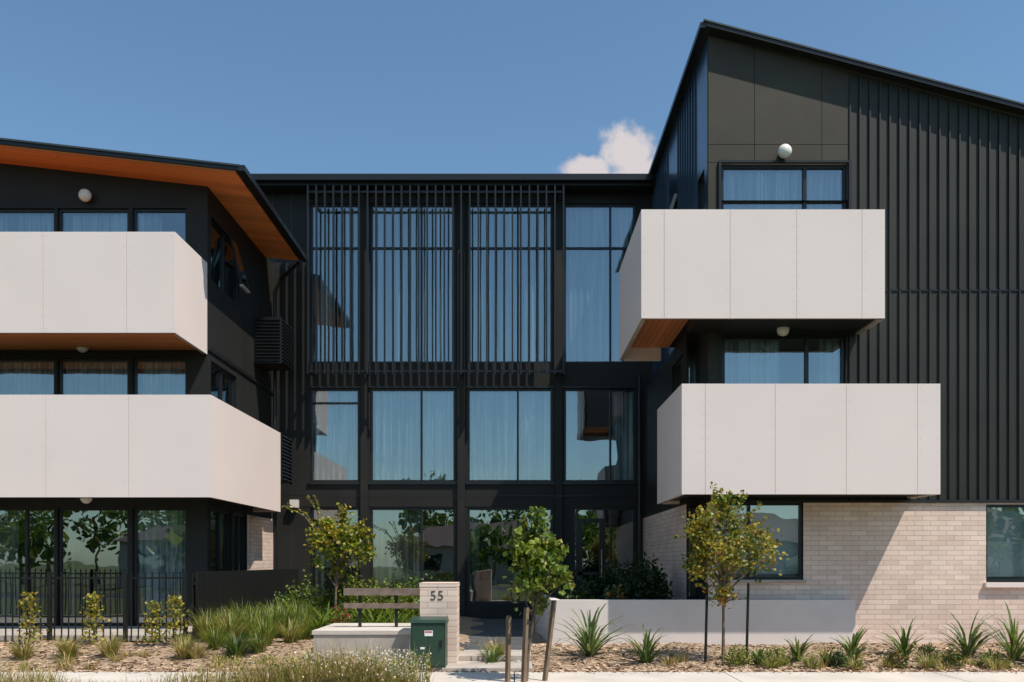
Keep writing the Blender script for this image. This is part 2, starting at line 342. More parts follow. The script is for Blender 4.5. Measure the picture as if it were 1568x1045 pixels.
for z0,z1 in ((6.30,7.40),(3.5,4.66)):
    xa,xb,ya,yb=xc+.002,-5.53,20.25,21.2
    b.box(xa,xb-.03,ya+.03,yb-.03,z0+.03,z1-.03,'black')
    for (px,py) in ((xa,ya),(xb-.04,ya),(xb-.04,yb-.04)): b.box(px,px+.04,py,py+.04,z0,z1,'metal')
    b.box(xa+.041,xb-.041,ya,ya+.03,z1-.04,z1,'metal'); b.box(xa+.041,xb-.041,ya,ya+.03,z0,z0+.04,'metal')
    n=13
    for k in range(n):
        z=z0+.07+(z1-z0-.14)*k/(n-1)
        b.box(xa+.041,xb-.041,ya-.03,ya+.028,z-.012,z+.012,'metal')
        b.box(xb-.03,xb+.03,ya+.041,yb-.041,z-.012,z+.012,'metal')
b.make('louvred_plant_enclosures',bld)
# ================================================================== CENTRE
dC=21.8; FC=front(dC); s=f/dC
bays=[(475,550),(567,697),(716,846),(864,973)]
mul={1:645,2:793,3:935}
zt3,zb3,ztr=Z(312,dC),Z(556,dC),Z(379,dC)
zt2,zb2=Z(595,dC),Z(738,dC)
zt1,zb1=Z(778,dC),Z(924,dC)
b=B(); cops=[]
for a,c in bays: cops+= [(X(a,dC),X(c,dC),zb3,zt3,2.6),(X(a,dC),X(c,dC),zb2,zt2,2.6)]
cops+=[(X(a,dC),X(c,dC),zb1,zt1,4.0) for a,c in bays[:3]]+[(X(878,dC),X(973,dC),0.30,zt1,4.0)]
zr_c=Z(283,dC)
facade(b,FC,-9,4.6,-0.2,zr_c,cops,'black')
b.make('centre_walls',bld)
b=B()
for i,(a,c) in enumerate(bays):
    a_,c_=X(a,dC),X(c,dC); ml=(X(mul[i],dC),) if i in mul else ()
    window(b,FC,a_,c_,zb3,zt3,mull=ml,tran=(ztr,),cur=[(a_+.05,c_-.05)] if i else [(a_+.05,a_+.5),(a_+.8,c_-.05)])
    window(b,FC,a_,c_,zb2,zt2,mull=ml,tran=(() if i else (Z(617,dC),)),cur=[(a_+.05,c_-.05)] if i<3 else [(a_+.05,a_+.5),(a_+1.25,c_-.05)])
    if i<3: window(b,FC,a_,c_,zb1,zt1,mull=ml,glass='glass_dark',cur=[(a_+.05,a_+1.35)] if i==1 else [(a_+.05,a_+.3)])
a_,c_=X(878,dC),X(973,dC)
window(b,FC,a_,c_,0.30,zt1,mull=(X(884,dC),X(926,dC),X(936,dC)),glass='glass_dark')
FC.box(b,X(886,dC),X(892,dC),0.35,2.6,-0.07,-0.02,'metal'); FC.box(b,X(918,dC),X(924,dC),0.35,2.6,-0.07,-0.02,'metal')
FC.box(b,X(886,dC),X(924,dC),2.6,2.7,-0.07,-0.02,'metal'); FC.box(b,X(886,dC),X(924,dC),1.25,1.33,-0.07,-0.02,'metal')
b.tube([FC.p(X(921,dC),0.9,0.04),FC.p(X(921,dC),1.9,0.04)],[.018]*2,'joint')
b.make('centre_windows',bld)
b=B()
b.box(X(864,dC),X(973,dC)-.1,23.2,23.35,3.7,5.0,'intl')
b.box(X(730,dC),X(760,dC),22.6,23.1,.65,1.1,'intl'); b.box(X(765,dC),X(795,dC),22.7,23.2,.62,1.0,'deck')
b.box(X(735,dC),X(755,dC),23.1,23.2,1.1,1.6,'intl')
b.make('lobby_interior',bld)
b=B()
for a,c in bays:
    FC.box(b,X(a,dC)-.05,X(c,dC)+.05,zb2-.07,zb2-.002,0.001,0.05,'metal')
    FC.box(b,X(a,dC)-.05,X(c,dC)+.05,zt2+.002,zt2+.05,0.001,0.04,'metal')
for px in (558.5,706.5,855):
    FC.box(b,X(px-5.5,dC),X(px+5.5,dC),0.1,zr_c-.02,0.002,0.10,'black')
for px in (418,446): FC.box(b,X(px,dC)-.005,X(px,dC)+.005,0,zr_c,0,0.003,'roof')
FC.box(b,-6.1,3.2,Z(760,dC)-.01,Z(760,dC)+.01,0.1,0.104,'metal')
FC.box(b,X(446,dC),X(458,dC),Z(778,dC),Z(766,dC),0.0,0.16,'lamp')
b.make('centre_trim',bld)
b=B()
dF=21.25
zc=Z(268,dF)
b.box(-9,4.4,dF,27,zc-.05,zc,'roof'); b.box(-9,4.4,dF+.04,27,zc-.24,zc-.051,'metal')
b.box(-9,3.42,dF-.11,dF-.001,zc-.17,zc-.035,'metal')
b.box(-9,3.42,dF-.112,dF-.10,zc-.034,zc-.02,'roof')
b.make('centre_roof',bld)
b=B(); dS=21.15
xs0,xs1=X(471,dS),X(863,dS); zs0,zs1=Z(573,dS),Z(284,dS)
def slats(px0,px1,n):
    for k in range(n):
        x=X(px0,dS)+(X(px1,dS)-X(px0,dS))*k/(n-1)
        b.box(x-.019,x+.019,dS,dS+.09,zs0,zs1,'metal')
slats(471,863,31)
for z in (zs0+.09,zs1-.12): b.box(xs0,xs1,dS+.091,dS+.14,z-.025,z+.025,'metal')
for px in (471,558,706.5,855,863):
    x=X(px,dS)
    for z in (zs0+.09,zs1-.12): b.box(x-.03,x+.03,dS+.141,dC-.101,z-.024,z+.024,'metal')
b.make('batten_screen',bld)
# ================================================================== RIGHT WING
FR=front(dW); xe=14.0; dRF=15.38
slR=0.264; zR0=Z(31,dRF); xR0=X(1080,dRF)
def zrr(x): return zR0-slR*(x-xR0)
b=B()
w3=(X(1104,dW),X(1298,dW),6.1,Z(251,dW),1.8); w2=(X(1106,dW),X(1295,dW),3.1,Z(512,dW)-.02,1.8)
w1=(X(1100,dW),X(1230,dW),Z(888,dW),2.68,1.8); w0=(X(1510,dW),X(1640,dW),Z(892,dW),2.64,1.8)
zbk=2.70
zm=8.2
facade(b,FR,xcR,xe,zbk,zm,[(w3[0],w3[1],6.1,zm,1.8),w2],'rib')
b.poly([FR.p(xcR,zm),FR.p(w3[0],zm),FR.p(w3[0],w3[3]),FR.p(xcR,w3[3])],'rib')
b.poly([FR.p(w3[1],zm),FR.p(xe,zm),FR.p(w3[1],w3[3])],'rib')
for a,c in ((xcR,w3[0]),(w3[0],w3[1])):
    b.poly([FR.p(a,w3[3]),FR.p(c,w3[3]),FR.p(c,zrr(c)-.10),FR.p(a,zrr(a)-.10)],'rib')
b.poly([FR.p(w3[1],w3[3]),FR.p(xe,zm),FR.p(xe,zrr(xe)-.10),FR.p(w3[1],zrr(w3[1])-.10)],'rib')
P=FR.p
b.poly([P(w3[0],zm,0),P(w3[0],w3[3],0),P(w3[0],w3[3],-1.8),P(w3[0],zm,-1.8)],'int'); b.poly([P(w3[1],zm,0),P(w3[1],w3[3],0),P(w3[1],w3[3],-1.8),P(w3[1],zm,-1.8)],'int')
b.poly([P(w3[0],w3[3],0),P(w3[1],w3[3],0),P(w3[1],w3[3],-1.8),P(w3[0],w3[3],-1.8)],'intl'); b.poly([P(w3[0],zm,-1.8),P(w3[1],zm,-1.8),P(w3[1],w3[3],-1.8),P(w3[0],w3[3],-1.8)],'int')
facade(b,FR,xcR,xe,-0.3,zbk,[w1,w0],'brick')
FRs=Fr((xcR,0,0),(0,1,0),(-1,0,0))
rs=[(18.4,19.4,8.7,9.5,0.3),(15.85,16.4,8.0,8.9,0.2)]
facade(b,FRs,dW,27,6.0,zR0-.10,rs,'sidemetal')
facade(b,FRs,dW,27,-0.3,6.0,[],'black')
FB=Fr((xbk,0,0),(0,1,0),(-1,0,0)); FBf=front(yb0)
facade(b,FB,yb0,dC-.01,-0.3,zbk,[],'brick')
facade(b,FB,yb0,dC-.01,zbk,5.97,[(16.6,17.8,3.2,5.65,.2)],'black')
facade(b,FBf,xbk,xcR-.002,-0.3,5.97,[(xbk+.03,xcR-.03,3.1,5.8,.3),(xbk+.03,xcR-.03,.9,2.66,.3)],'black')
b.poly([(xbk,yb0,5.97),(xcR-.002,yb0,5.97),(xcR-.002,dC-.01,5.97),(xbk,dC-.01,5.97)],'roof')
b.make('right_wing_walls',bld)
b=B()
mr=X(1234,dW)
window(b,FR,w3[0],w3[1],6.1,w3[3],mull=(mr,),cur=[(w3[0]+.05,w3[1]-.05)],fw=.06)
window(b,FR,w2[0],w2[1],3.1,w2[3],mull=(X(1237,dW),),cur=[(w2[0]+.05,X(1200,dW)),(X(1262,dW),w2[1]-.05)],fw=.06)
window(b,FR,w1[0],w1[1],w1[2],w1[3],mull=(X(1148,dW),),blind=w1[2]+.1)
window(b,FR,w0[0],w0[1],w0[2],w0[3],mull=(X(1580,dW),),blind=w0[2]+.1)
window(b,FB,16.6,17.8,3.2,5.65,glass='glass_dark')
window(b,FBf,xbk+.03,xcR-.03,3.1,5.8,glass='glass_dark',fw=.03); window(b,FBf,xbk+.03,xcR-.03,.9,2.66,glass='glass_dark',fw=.03)
FR.box(b,w1[0]-.04,w1[1]+.04,w1[2]-.05,w1[2]-.001,0.001,0.06,'joint'); FR.box(b,w0[0]-.04,w0[1]+.04,w0[2]-.09,w0[2]-.001,0.001,0.08,'white')
for o in rs: window(b,FRs,o[0],o[1],o[2],o[3],glass='glass_dark')
for y in (18.4,):
    b.hexa([FRs.p(y,8.7,0.3),FRs.p(y+1,8.7,0.3),FRs.p(y+1,8.7,0.34),FRs.p(y,8.7,0.34),FRs.p(y,9.5,0.03),FRs.p(y+1,9.5,0.03),FRs.p(y+1,9.5,0.07),FRs.p(y,9.5,0.07)],'glass')
    b.hexa([FRs.p(y-.02,8.67,0.28),FRs.p(y+.03,8.67,0.28),FRs.p(y+.03,8.67,0.35),FRs.p(y-.02,8.67,0.35),FRs.p(y-.02,9.52,0.01),FRs.p(y+.03,9.52,0.01),FRs.p(y+.03,9.52,0.08),FRs.p(y-.02,9.52,0.08)],'joint')
b.make('right_wing_windows',bld)
b=B()
xrb=X(1301,dW); k=0; zj=Z(445,dW)
while True:
    x=xrb+k*0.182
    if x>xe: break
    lo=zbk+.03
    segs=[(lo,zj-.02),(zj+.02,zrr(x+.02)-.11)]
    if x<w3[1]+.02 : segs=[(w3[3]+.05,zrr(x)-.11)]
    for a,c in segs:
        FR.box(b,x-.013,x+.013,a,c,0.001,0.032,'rib')
    k+=1
FR.box(b,w3[1]+.05,xe,zj-.012,zj+.012,0.0,0.018,'metal')
FR.box(b,xcR,xe,zbk-.03,zbk+.025,0.001,0.055,'metal')
y=dW+.25
while y<26.5:
    if not any(o[0]-.02<y<o[1]+.02 for o in rs): FRs.box(b,y-.012,y+.012,6.1,zR0-.11,0.001,0.028,'sidemetal')
    y+=0.25
b.make('right_wing_ribs',bld)
b=B()
zp=Z(222,dW)
cols=[X(p,dW) for p in (1084,1155,1258,1300)]
for a,c in zip(cols,cols[1:]):
    g=.005
    lo=zp+g
    b.hexa([P(a+g,lo,0.001),P(c-g,lo,0.001),P(c-g,lo,0.012),P(a+g,lo,0.012),P(a+g,zrr(a+g)-.12,0.001),P(c-g,zrr(c-g)-.12,0.001),P(c-g,zrr(c-g)-.12,0.012),P(a+g,zrr(a+g)-.12,0.012)],'panel')
    FR.box(b,a+g,c-g,w3[3]+.02,zp-g,0.001,0.012,'panel')
FR.box(b,cols[0]+.005,w3[0]-.07,4.7,w3[3]+.01,0.001,0.012,'panel')
FR.box(b,w3[0]-.05,w3[1]+.05,w3[3]+.001,w3[3]+.04,0.0125,0.05,'metal')
FR.box(b,w3[0]-.05,w3[0]-.005,6.1,w3[3],0.0125,0.05,'metal'); FR.box(b,w3[1]+.005,w3[1]+.05,6.1,w3[3],0.0125,0.05,'metal')
b.make('right_wing_panels',bld)
b=B()
slab(b,xR0-.03,xe+.5,dRF-.03,27.2,zrr,0.0,0.03,'roof')
slab(b,xR0+.02,xe+.4,dRF+.02,27.1,zrr,0.031,0.09,'metal')
slab(b,xR0+.02,xe+.4,dRF-.012,dRF+.019,zrr,0.036,0.10,'metal')
b.box(xR0-.09,xR0+.018,dRF,27,zR0-.13,zR0-.034,'metal')
b.make('right_roof',bld)
b=B()
b.tube([(xbk-.12,21.5,6.3),(xbk-.12,21.5,0)],[.045]*2,'metal'); b.make('downpipe',bld)
def globe(x,y,z,r):
    bb=B(); seg,ring=18,10
    rows=[]
    for i in range(ring+1):
        t=math.pi*i/ring; i0=len(bb.v)
        for j in range(seg):
            p=2*math.pi*j/seg; bb.v.append((x+r*math.sin(t)*math.cos(p),y+r*.8*math.sin(t)*math.sin(p),z+r*math.cos(t)))
        rows.append(i0)
    for i in range(ring):
        for j in range(seg):
            bb.f.append((rows[i]+j,rows[i]+(j+1)%seg,rows[i+1]+(j+1)%seg,rows[i+1]+j)); bb.m.append(bb.mi('lamp'))
    bb.tube([(x,y+r*.6,z),(x,y+r*1.3,z)],[r*.6]*2,'metal',n=14)
    bb.make('wall_globe_lamp',bld,True)
globe(X(131,dL-.12),dL-.14,Z(300,dL-.12),.125); globe(X(127,dL-.12),dL-.14,Z(531,dL-.12),.125); globe(X(133,dL-.12),dL-.14,Z(762,dL-.12),.125)
globe(X(1201,dW-.12),dW-.15,Z(233,dW-.12),.125); globe(X(1199,15.2),15.2,5.72,.11)
# ================================================================== GROUND
b=B(); b.box(-400,400,-400,400,-0.25,-0.06,'grass'); g=b.make('ground')
b=B(); b.box(-60,60,-9,-1.2,-0.059,-0.03,'asphalt'); b.make('road')
b=B(); b.box(-60,60,-1.2,-1.0,-0.058,0.02,'conc'); b.make('kerb')
b=B(); b.box(-60,60,-0.99,11.0,-0.057,-0.012,'grass'); b.make('grass_verge')
b=B()
x=-60
while x<60:
    b.box(x+.006,x+2.99,11.0,12.28,-0.056,0.012,'path'); x+=3.0
b.make('footpath')
def gz(x,y):
    t=min(1,max(0,(y-12.3)/2.2)); t=t*t*(3-2*t)
    if x<-1.8: left=.26
    elif x>-.6: left=0.12
    else: left=0.26+(x+1.8)/1.2*(0.12-0.26)
    return -0.01+left*t+0.018*math.sin(x*2.1+y*3)+0.012*math.sin(x*5.3-y*2.2)
b=B()
nx,ny=150,24; X0,X1,Y0,Y1=-15,15,12.285,21.75
ys=[Y0+(Y1-Y0)*(j/ny)**1.8 for j in range(ny+1)]
for j in range(ny+1):
    for i in range(nx+1):
        x=X0+(X1-X0)*i/nx; y=ys[j]; b.v.append((x,y,gz(x,y)))
for j in range(ny):
    for i in range(nx):
        a=j*(nx+1)+i; b.f.append((a,a+1,a+nx+2,a+nx+1)); b.m.append(b.mi('mulch'))
b.make('garden_bed',None,True)
b=B()
for k in range(10000):
    x=U(-9,10.5); y=12.25+ (U(0,1)**1.5)*3.2
    z=max(gz(x,y),.012)+.006; a=U(0,6.28); l=U(.015,.05); w=U(.006,.018); dx,dy=math.cos(a),math.sin(a); tl=U(-.02,.02)
    b.poly([(x-dx*l-dy*w,y-dy*l+dx*w,z-tl),(x-dx*l+dy*w,y-dy*l-dx*w,z),(x+dx*l+dy*w,y+dy*l-dx*w,z+tl),(x+dx*l-dy*w,y+dy*l+dx*w,z+.004)],random.choice(['chipA','chipA','chipB']))
for k in range(500):
    x=U(-9,10.5); y=12.28-abs(random.gauss(0,.12)); z=.018; a=U(0,6.28); l=U(.01,.03); w=U(.005,.01); dx,dy=math.cos(a),math.sin(a)
    b.poly([(x-dx*l-dy*w,y-dy*l+dx*w,z),(x-dx*l+dy*w,y-dy*l-dx*w,z),(x+dx*l+dy*w,y+dy*l-dx*w,z+.006),(x+dx*l-dy*w,y+dy*l+dx*w,z+.004)],'chipB')
b.make('mulch_chips')
b=B()
y=12.3
while y<21.7:
    b.box(-1.05,0.26,y+.004,min(y+.896,21.75),-0.05,0.14 if y>13 else .06,'conc' if y<13.8 else 'paver'); y+=.9
b.make('entrance_path')
b=B(); b.box(-15,-5.62,14.66,17.19,0.0,0.30,'conc'); b.make('patio_slab')
fen=empty('picket_fence'); b=B()
yF_=14.5
b.box(-14.5,-5.50,yF_-.06,yF_+.10,0.0,0.34,'conc')
b.make('concrete_base',fen); b=B()
x=-14.5
while x<-5.5:
    b.box(x-.009,x+.009,yF_-.085,yF_-.067,0.16,1.42,'metal'); x+=.118
b.box(-14.5,-5.5,yF_-.0665,yF_-.021,1.305,1.335,'metal'); b.box(-14.5,-5.5,yF_-.0665,yF_-.061,0.22,0.26,'metal')
for px in (-12.2,-10.0,X(82,14.5),X(197,14.5),X(288,14.5)):
    b.box(px-.03,px+.03,yF_-.15,yF_-.09,0.05,1.42,'metal')
b.make('pickets_and_rails',fen)
b=B(); xs=-5.42
y=14.55
while y<21.3:
    b.box(xs-.02,xs+.02,y,y+.055,0.12,1.42,'metal'); y+=.082
b.box(xs-.06,xs-.021,14.55,21.3,0.3,0.36,'metal'); b.box(xs-.06,xs-.021,14.55,21.3,1.2,1.26,'metal'); b.box(xs-.075,xs-.062,14.55,21.3,0.14,1.38,'black')
b.make('slatted_fence')
b=B()
dP=15.38
pz=Z(919,dP); xa=X(845,dP); xb=X(1310,dP)
b.box(xa,xb,dP,dP+.16,-0.05,pz,'render')
b.hexa([(xa,dP+.001,-.05),(xa+.16,dP+.161,-.05),(.60,18.2,-.05),(.44,18.2,-.05),(xa,dP+.001,pz-.001),(xa+.16,dP+.161,pz-.001),(.60,18.2,pz-.001),(.44,18.2,pz-.001)],'render')
b.make('planter_wall')
b=B(); b.poly([(xa+.1,dP+.16,pz-.12),(xcR+.2,dP+.16,pz-.12),(xcR,dW,pz-.12),(xbk,yb0,pz-.12),(xbk,19,pz-.12),(.55,19,pz-.12)],'mulch'); b.make('planter_soil')
pil=empty('brick_number_pillar'); b=B(); yp=12.75
xa_,xb_=X(643,yp),X(690,yp)+.09
b.box(xa_,xb_,yp,yp+.62,-.02,Z(899,yp),'brick'); b.box(xa_-.006,xb_+.006,yp-.006,yp+.626,Z(899,yp)+.001,Z(893,yp),'brick'); b.make('brickwork',pil)
t=bpy.data.curves.new('numerals','FONT'); t.body='55'; t.size=.20; t.extrude=.003; t.align_x='CENTER'; t.space_character=1.1
o=bpy.data.objects.new('numerals',t); scene.collection.objects.link(o); o.location=((xa_+xb_)/2-.02,yp-.004,Z(919,yp)); o.rotation_euler=(math.pi/2,0,0); t.materials.append(M['digit']); o.parent=pil
cab=empty('electrical_cabinet'); b=B(); yc=12.35
ca,cc=X(629,yc),X(682,yc); zt=Z(951,yc)
b.box(ca+.02,cc-.02,yc+.02,yc+.38,-.01,.06,'conc')
b.box(ca,cc,yc,yc+.4,.061,zt-.03,'green'); b.hexa([(ca-.02,yc-.025,zt-.029),(cc+.02,yc-.025,zt-.029),(cc+.02,yc+.42,zt-.029),(ca-.02,yc+.42,zt-.029),(ca-.01,yc-.01,zt+.015),(cc+.01,yc-.01,zt+.015),(cc+.01,yc+.41,zt+.04),(ca-.01,yc+.41,zt+.04)],'green')
b.box(ca+.02,cc-.02,yc-.008,yc-.001,.09,zt-.05,'green')
b.box(ca+.20,ca+.32,yc-.012,yc-.009,zt-.22,zt-.14,'paint'); b.box(ca+.21,ca+.31,yc-.014,yc-.0125,zt-.17,zt-.15,'red')
b.box(cc-.08,cc-.05,yc-.03,yc-.009,.36,.46,'metal'); b.box(ca+.14,ca+.20,yc-.012,yc-.009,.33,.36,'paint')
b.box((ca+cc)/2-.003,(ca+cc)/2+.003,yc-.0095,yc-.0085,.1,zt-.06,'black')
b.make('cabinet_body',cab)
b=B(); yq=13.1; b.box(X(480,yq),X(640,yq),yq,yq+1.6,-.05,Z(972,yq),'conc'); b.box(X(478,yq),X(641,yq),yq-.02,yq+1.62,Z(972,yq)+.001,Z(972,yq)+.06,'path'); b.make('concrete_plinth')
b=B(); yh=13.75; zpl=Z(972,yq)+.06
for z0,z1 in ((Z(912,yh),Z(901,yh)),(Z(932,yh),Z(924,yh))): b.box(X(526,yh),X(652,yh),yh,yh+.05,z0,z1,'deck')
for px in (550,606,648): b.box(X(px,yh)-.025,X(px,yh)+.025,yh+.051,yh+.09,zpl,Z(904,yh),'metal')
b.make('timber_handrail')
# ================================================================== VEGETATION
def leaf(b,c,sz,mats,up=0.3,asp=0.45):
    d=Vector((U(-1,1),U(-1,1),U(-1+up,1))); 
    if d.length<.1: d=Vector((0,0,1))
    d.normalize(); s=d.orthogonal().normalized(); s.rotate(Matrix.Rotation(U(0,6.28),3,d)); n=d.cross(s)
    L=sz*U(.7,1.3); W=L*asp
    c=Vector(c); b.poly([c,c+d*L*.5+s*W+n*L*.08,c+d*L,c+d*L*.5-s*W+n*L*.08],random.choice(mats))
def tree(name,base,crown,rx,rz,nclump,perclump,lsz,mats,tr=.025,dense=.17,fill=.25,shoots=8,seed=1):
    b=B(); base=Vector(base); top=Vector(crown)
    stem=[base+(top-base)*t+Vector((U(-.03,.03),U(-.03,.03),0))*(t>0) for t in (0,.25,.5,.75,1)]
    b.tube(stem,[tr,tr*.85,tr*.7,tr*.5,tr*.3],'bark')
    for k in range(nclump):
        while True:
            p=Vector((U(-1,1),U(-1,1),U(-1,1)))
            if fill<p.length<1: break
        th=math.atan2(p.z,p.x)
        w=(1.0-.40*max(0,p.z))*(.86+.26*math.sin(3*th+seed)+.12*math.sin(5*th+2*seed))
        c=top+Vector((p.x*rx*w,p.y*rx*w,p.z*rz*(.9+.2*math.sin(4*th+seed))))
        t=min(.97,max(.45,((c.z-base.z)/(top.z-base.z)-.25)))
        st=base+(top-base)*t
        md=(st+c)/2+Vector((U(-.05,.05),U(-.05,.05),U(0,.06)))
        b.tube([st,md,c],[tr*.4,tr*.25,tr*.1],'bark',n=4)
        r=dense*U(.45,1.35); mm=[random.choice(mats) for _ in range(3)]+mats[:1]
        for i in range(int(perclump*U(.6,1.2))):
            q=Vector((random.gauss(0,.5),random.gauss(0,.5),random.gauss(0,.5)))*r
            leaf(b,c+q,lsz,mm)
    for k in range(shoots):
        a=U(-.3,math.pi+.3); e=top+Vector((math.cos(a)*rx*U(.9,1.15),U(-.3,.3)*rx,abs(math.sin(a))*rz*U(.9,1.15)+.05)); st=top+(e-top)*.4
        md=(st+e)/2+Vector((0,0,.03)); b.tube([st,md,e],[tr*.25,tr*.15,tr*.05],'bark',n=4)
        for i in range(26):
            q=st.lerp(e,U(.2,1.03)); leaf(b,q+Vector((U(-.02,.02),U(-.02,.02),U(-.02,.02))),lsz,mats)
    return b.make(name)
tree('young_tree',(X(1107,13.2),13.2,.05),(X(1110,13.2),13.25,Z(836,13.2)),.74,.86,66,62,.062,['y2','y1','g3','y2','g1','y1','o1','g2'],tr=.028,dense=.18,seed=1.3,shoots=10)
tree('young_tree',(X(806,11.3),11.3,-.02),(X(824,11.3),11.35,Z(866,11.3)),.37,.60,34,46,.085,['g3','g2','g2','g3','g1','y2'],tr=.024,dense=.15,fill=.2,seed=1.9,shoots=9)
tree('young_tree',(X(510,16.6),16.6,.2),(X(518,16.6),16.6,Z(830,16.6)),.62,.66,48,54,.078,['g3','y2','y1','g3','y1','g2'],tr=.03,dense=.18,seed=2.5,shoots=10)
b=B()
for k in range(6):
    a=Vector((X(500,16.6),16.6,1.9)); e=a+Vector((U(-.85,.1),U(-.3,.3),U(.3,1.0))); m_=(a+e)/2+Vector((0,0,.2))
    b.tube([a,m_,e],[.01,.007,.003],'bark',n=4)
    for i in range(30):
        t=U(.3,1); leaf(b,a.lerp(m_,t*2) if t<.5 else m_.lerp(e,t*2-1),.05,['y1','y2','g3'])
b.make('arching_shrub')
def stakes(name,lst,m,r=.022,tie=None):
    b=B()
    for (x,y,z0,x2,z1) in lst: b.tube([(x,y,z0),(x2,y,z1-.02),(x2,y,z1)],[r,r,r*.8],m,n=4 if m=='stake' else 8)
    if tie: b.tube([lst[0][0:2]+(tie,),((lst[0][0]+lst[1][0])/2,lst[0][1]-.03,tie-.04),lst[1][0:2]+(tie,)],[.012]*3,'deck',n=5)
    b.make(name)
y=13.2; stakes('tree_stakes',[(X(1080,y),y,0,X(1083,y),Z(893,y)),(X(1143,y),y,0,X(1146,y),Z(893,y))],'metal',.022,Z(916,y))
y=11.25; stakes('tree_stakes',[(X(777,y),y,-.1,X(779,y),Z(943,y)),(X(833,y),y+.1,-.1,X(849,y),Z(920,y)),(X(801,y),y-.1,-.1,X(806,y),Z(930,y))],'stake',.036)
def blades(b,x,y,z,n,L,w,spread,mats,droop=1.0,seg=5,rad=.05):
    for k in range(n):
        a=U(0,6.283); l=L*U(.55,1.1); tilt=U(.05,spread); dx,dy=math.cos(a),math.sin(a); sx,sy=-dy,dx
        m=random.choice(mats); px,py,pz_=x+dx*U(0,rad),y+dy*U(0,rad),z; ww=w*U(.7,1.2)
        prev=None; ang=tilt; st=l/seg
        for i in range(seg+1):
            t=i/seg; q=ww*(1-t**2.2)*(.75+.6*t if t<.4 else 1)
            L_=(px-sx*q,py-sy*q,pz_); R_=(px+sx*q,py+sy*q,pz_)
            if prev: b.poly([prev[0],prev[1],R_,L_],m)
            prev=(L_,R_); px+=dx*math.sin(ang)*st; py+=dy*math.sin(ang)*st; pz_+=math.cos(ang)*st; ang+=droop*U(.15,.42)*(1+t)
def plant(name,fn):
    b=B(); fn(b); return b.make(name)
for px,d,L,n in ((903,13.7,1.25,46),(990,13.2,.80,34),(1222,13.4,.62,30),(1305,13.3,.74,32),(1385,13.7,.85,42),(1482,13.6,1.05,42),(1552,13.4,1.2,36),(1162,13.0,.50,24),(752,13.0,.5,20),(1595,13.2,.8,30),(1265,13.0,.4,18)):
    x=X(px,d); plant('flax_plant',lambda b:blades(b,x,d,gz(x,d)-.02,n,L,.024,.8,['f1','f2','f3','g1','g2'],.8))
def shrub(name,x,y,z,r,h,n,lsz,mats):
    b=B()
    for k in range(n):
        while True:
            p=Vector((U(-1,1),U(-1,1),U(0,1)))
            if .3<p.length<1: break
        bumpy=1+.25*math.sin(p.x*7+x)*math.sin(p.z*8+p.y*6)
        leaf(b,(x+p.x*r*bumpy,y+p.y*r*bumpy,z+p.z*h*bumpy),lsz,mats)
    for k in range(6):
        b.tube([(x,y,z-.03),(x+U(-.6,.6)*r,y+U(-.6,.6)*r,z+h*.8)],[.008,.003],'bark',n=4)
    b.make(name)
for px,d in ((1283,12.9),(1372,12.75),(1458,12.8),(1130,12.9),(1190,13.1),(1520,12.9),(1420,13.2)):
    x=X(px,d); shrub('low_shrub',x,d,gz(x,d),.20*U(.8,1.2),.28,480,.037,random.choice([['g1','g4','f2','o1','g2'],['g3','t3','g2','y2'],['g4','g1','f1']]))
for px in (-60,45,143,235,268):
    d=14.0; x=X(px,d); h=.78*U(.8,1.15)
    b=B(); 
    for k in range(7): b.tube([(x,d,.2),(x+U(-.1,.1),d+U(-.1,.1),.2+h)],[.006,.002],'bark',n=4)
    for k in range(320):
        t=U(.1,1.05); r=.18*(1.1-t*.6); leaf(b,(x+random.gauss(0,.6)*r,d+random.gauss(0,.55)*r,.2+t*h),.052,['y1','g3','y2','y1'])
    b.make('upright_shrub')
def gr(px,d,L,n,mats,sp=.45): 
    x=X(px,d); plant('grass_clump',lambda b:blades(b,x,d,gz(x,d)-.02,n,L,.0075,sp,mats,.5,4,.10))
for px in (36,104,168,282,760): gr(px,13.3,.50*U(.8,1.15),190,['t2','t3','y3','t3'],.65)
for px,d,L in ((318,14.4,.66),(352,14.2,.68),(385,14.8,.74),(405,14.0,.6),(435,15.2,.72),(455,15.6,.7),(372,15.4,.78),(340,15.2,.68),(420,16.0,.72),(400,15.3,.76),(470,16.2,.72),(445,14.4,.5),(330,13.8,.45),(395,13.6,.4),(415,14.9,.7),(465,15.0,.55)):
    gr(px,d,L,220,random.choice([['t3','g3','f2','g2'],['t2','t3','g3','g3'],['g3','g2','t3','g3']]),.65)
gr(362,13.4,.5,280,['g2','g1','f2'],.8); gr(300,13.3,.34,160,['t2','t1','t3'],.8)
for px in (1520,1240,1420,1310,1180): gr(px,12.7,.30,120,['t2','t3','f3','g3'],.8)
for k in range(24): gr(U(1000,1560),U(12.5,13.8),U(.12,.26),45,['t1','t2','y3','g3'],.8)
for k in range(16): gr(U(0,470),U(12.5,13.6),U(.12,.26),45,['t1','t2','y3','g3'],.8)
for px,d,L in ((430,17.5,.8),(455,17.8,.9),(480,17.2,.85),(540,16.2,.9),(560,16.6,.9),(590,16.9,.9),(615,16.4,.9),(520,15.6,.65),(575,15.8,.7),(640,17.0,.8),(500,15.9,.7),(490,15.2,.6),(605,15.4,.7)):
    x=X(px,d); plant('strappy_perennial',lambda b:blades(b,x,d,gz(x,d),60,L,.025,.8,['g2','g3','g2','g3','g1'],.8,5,.12))
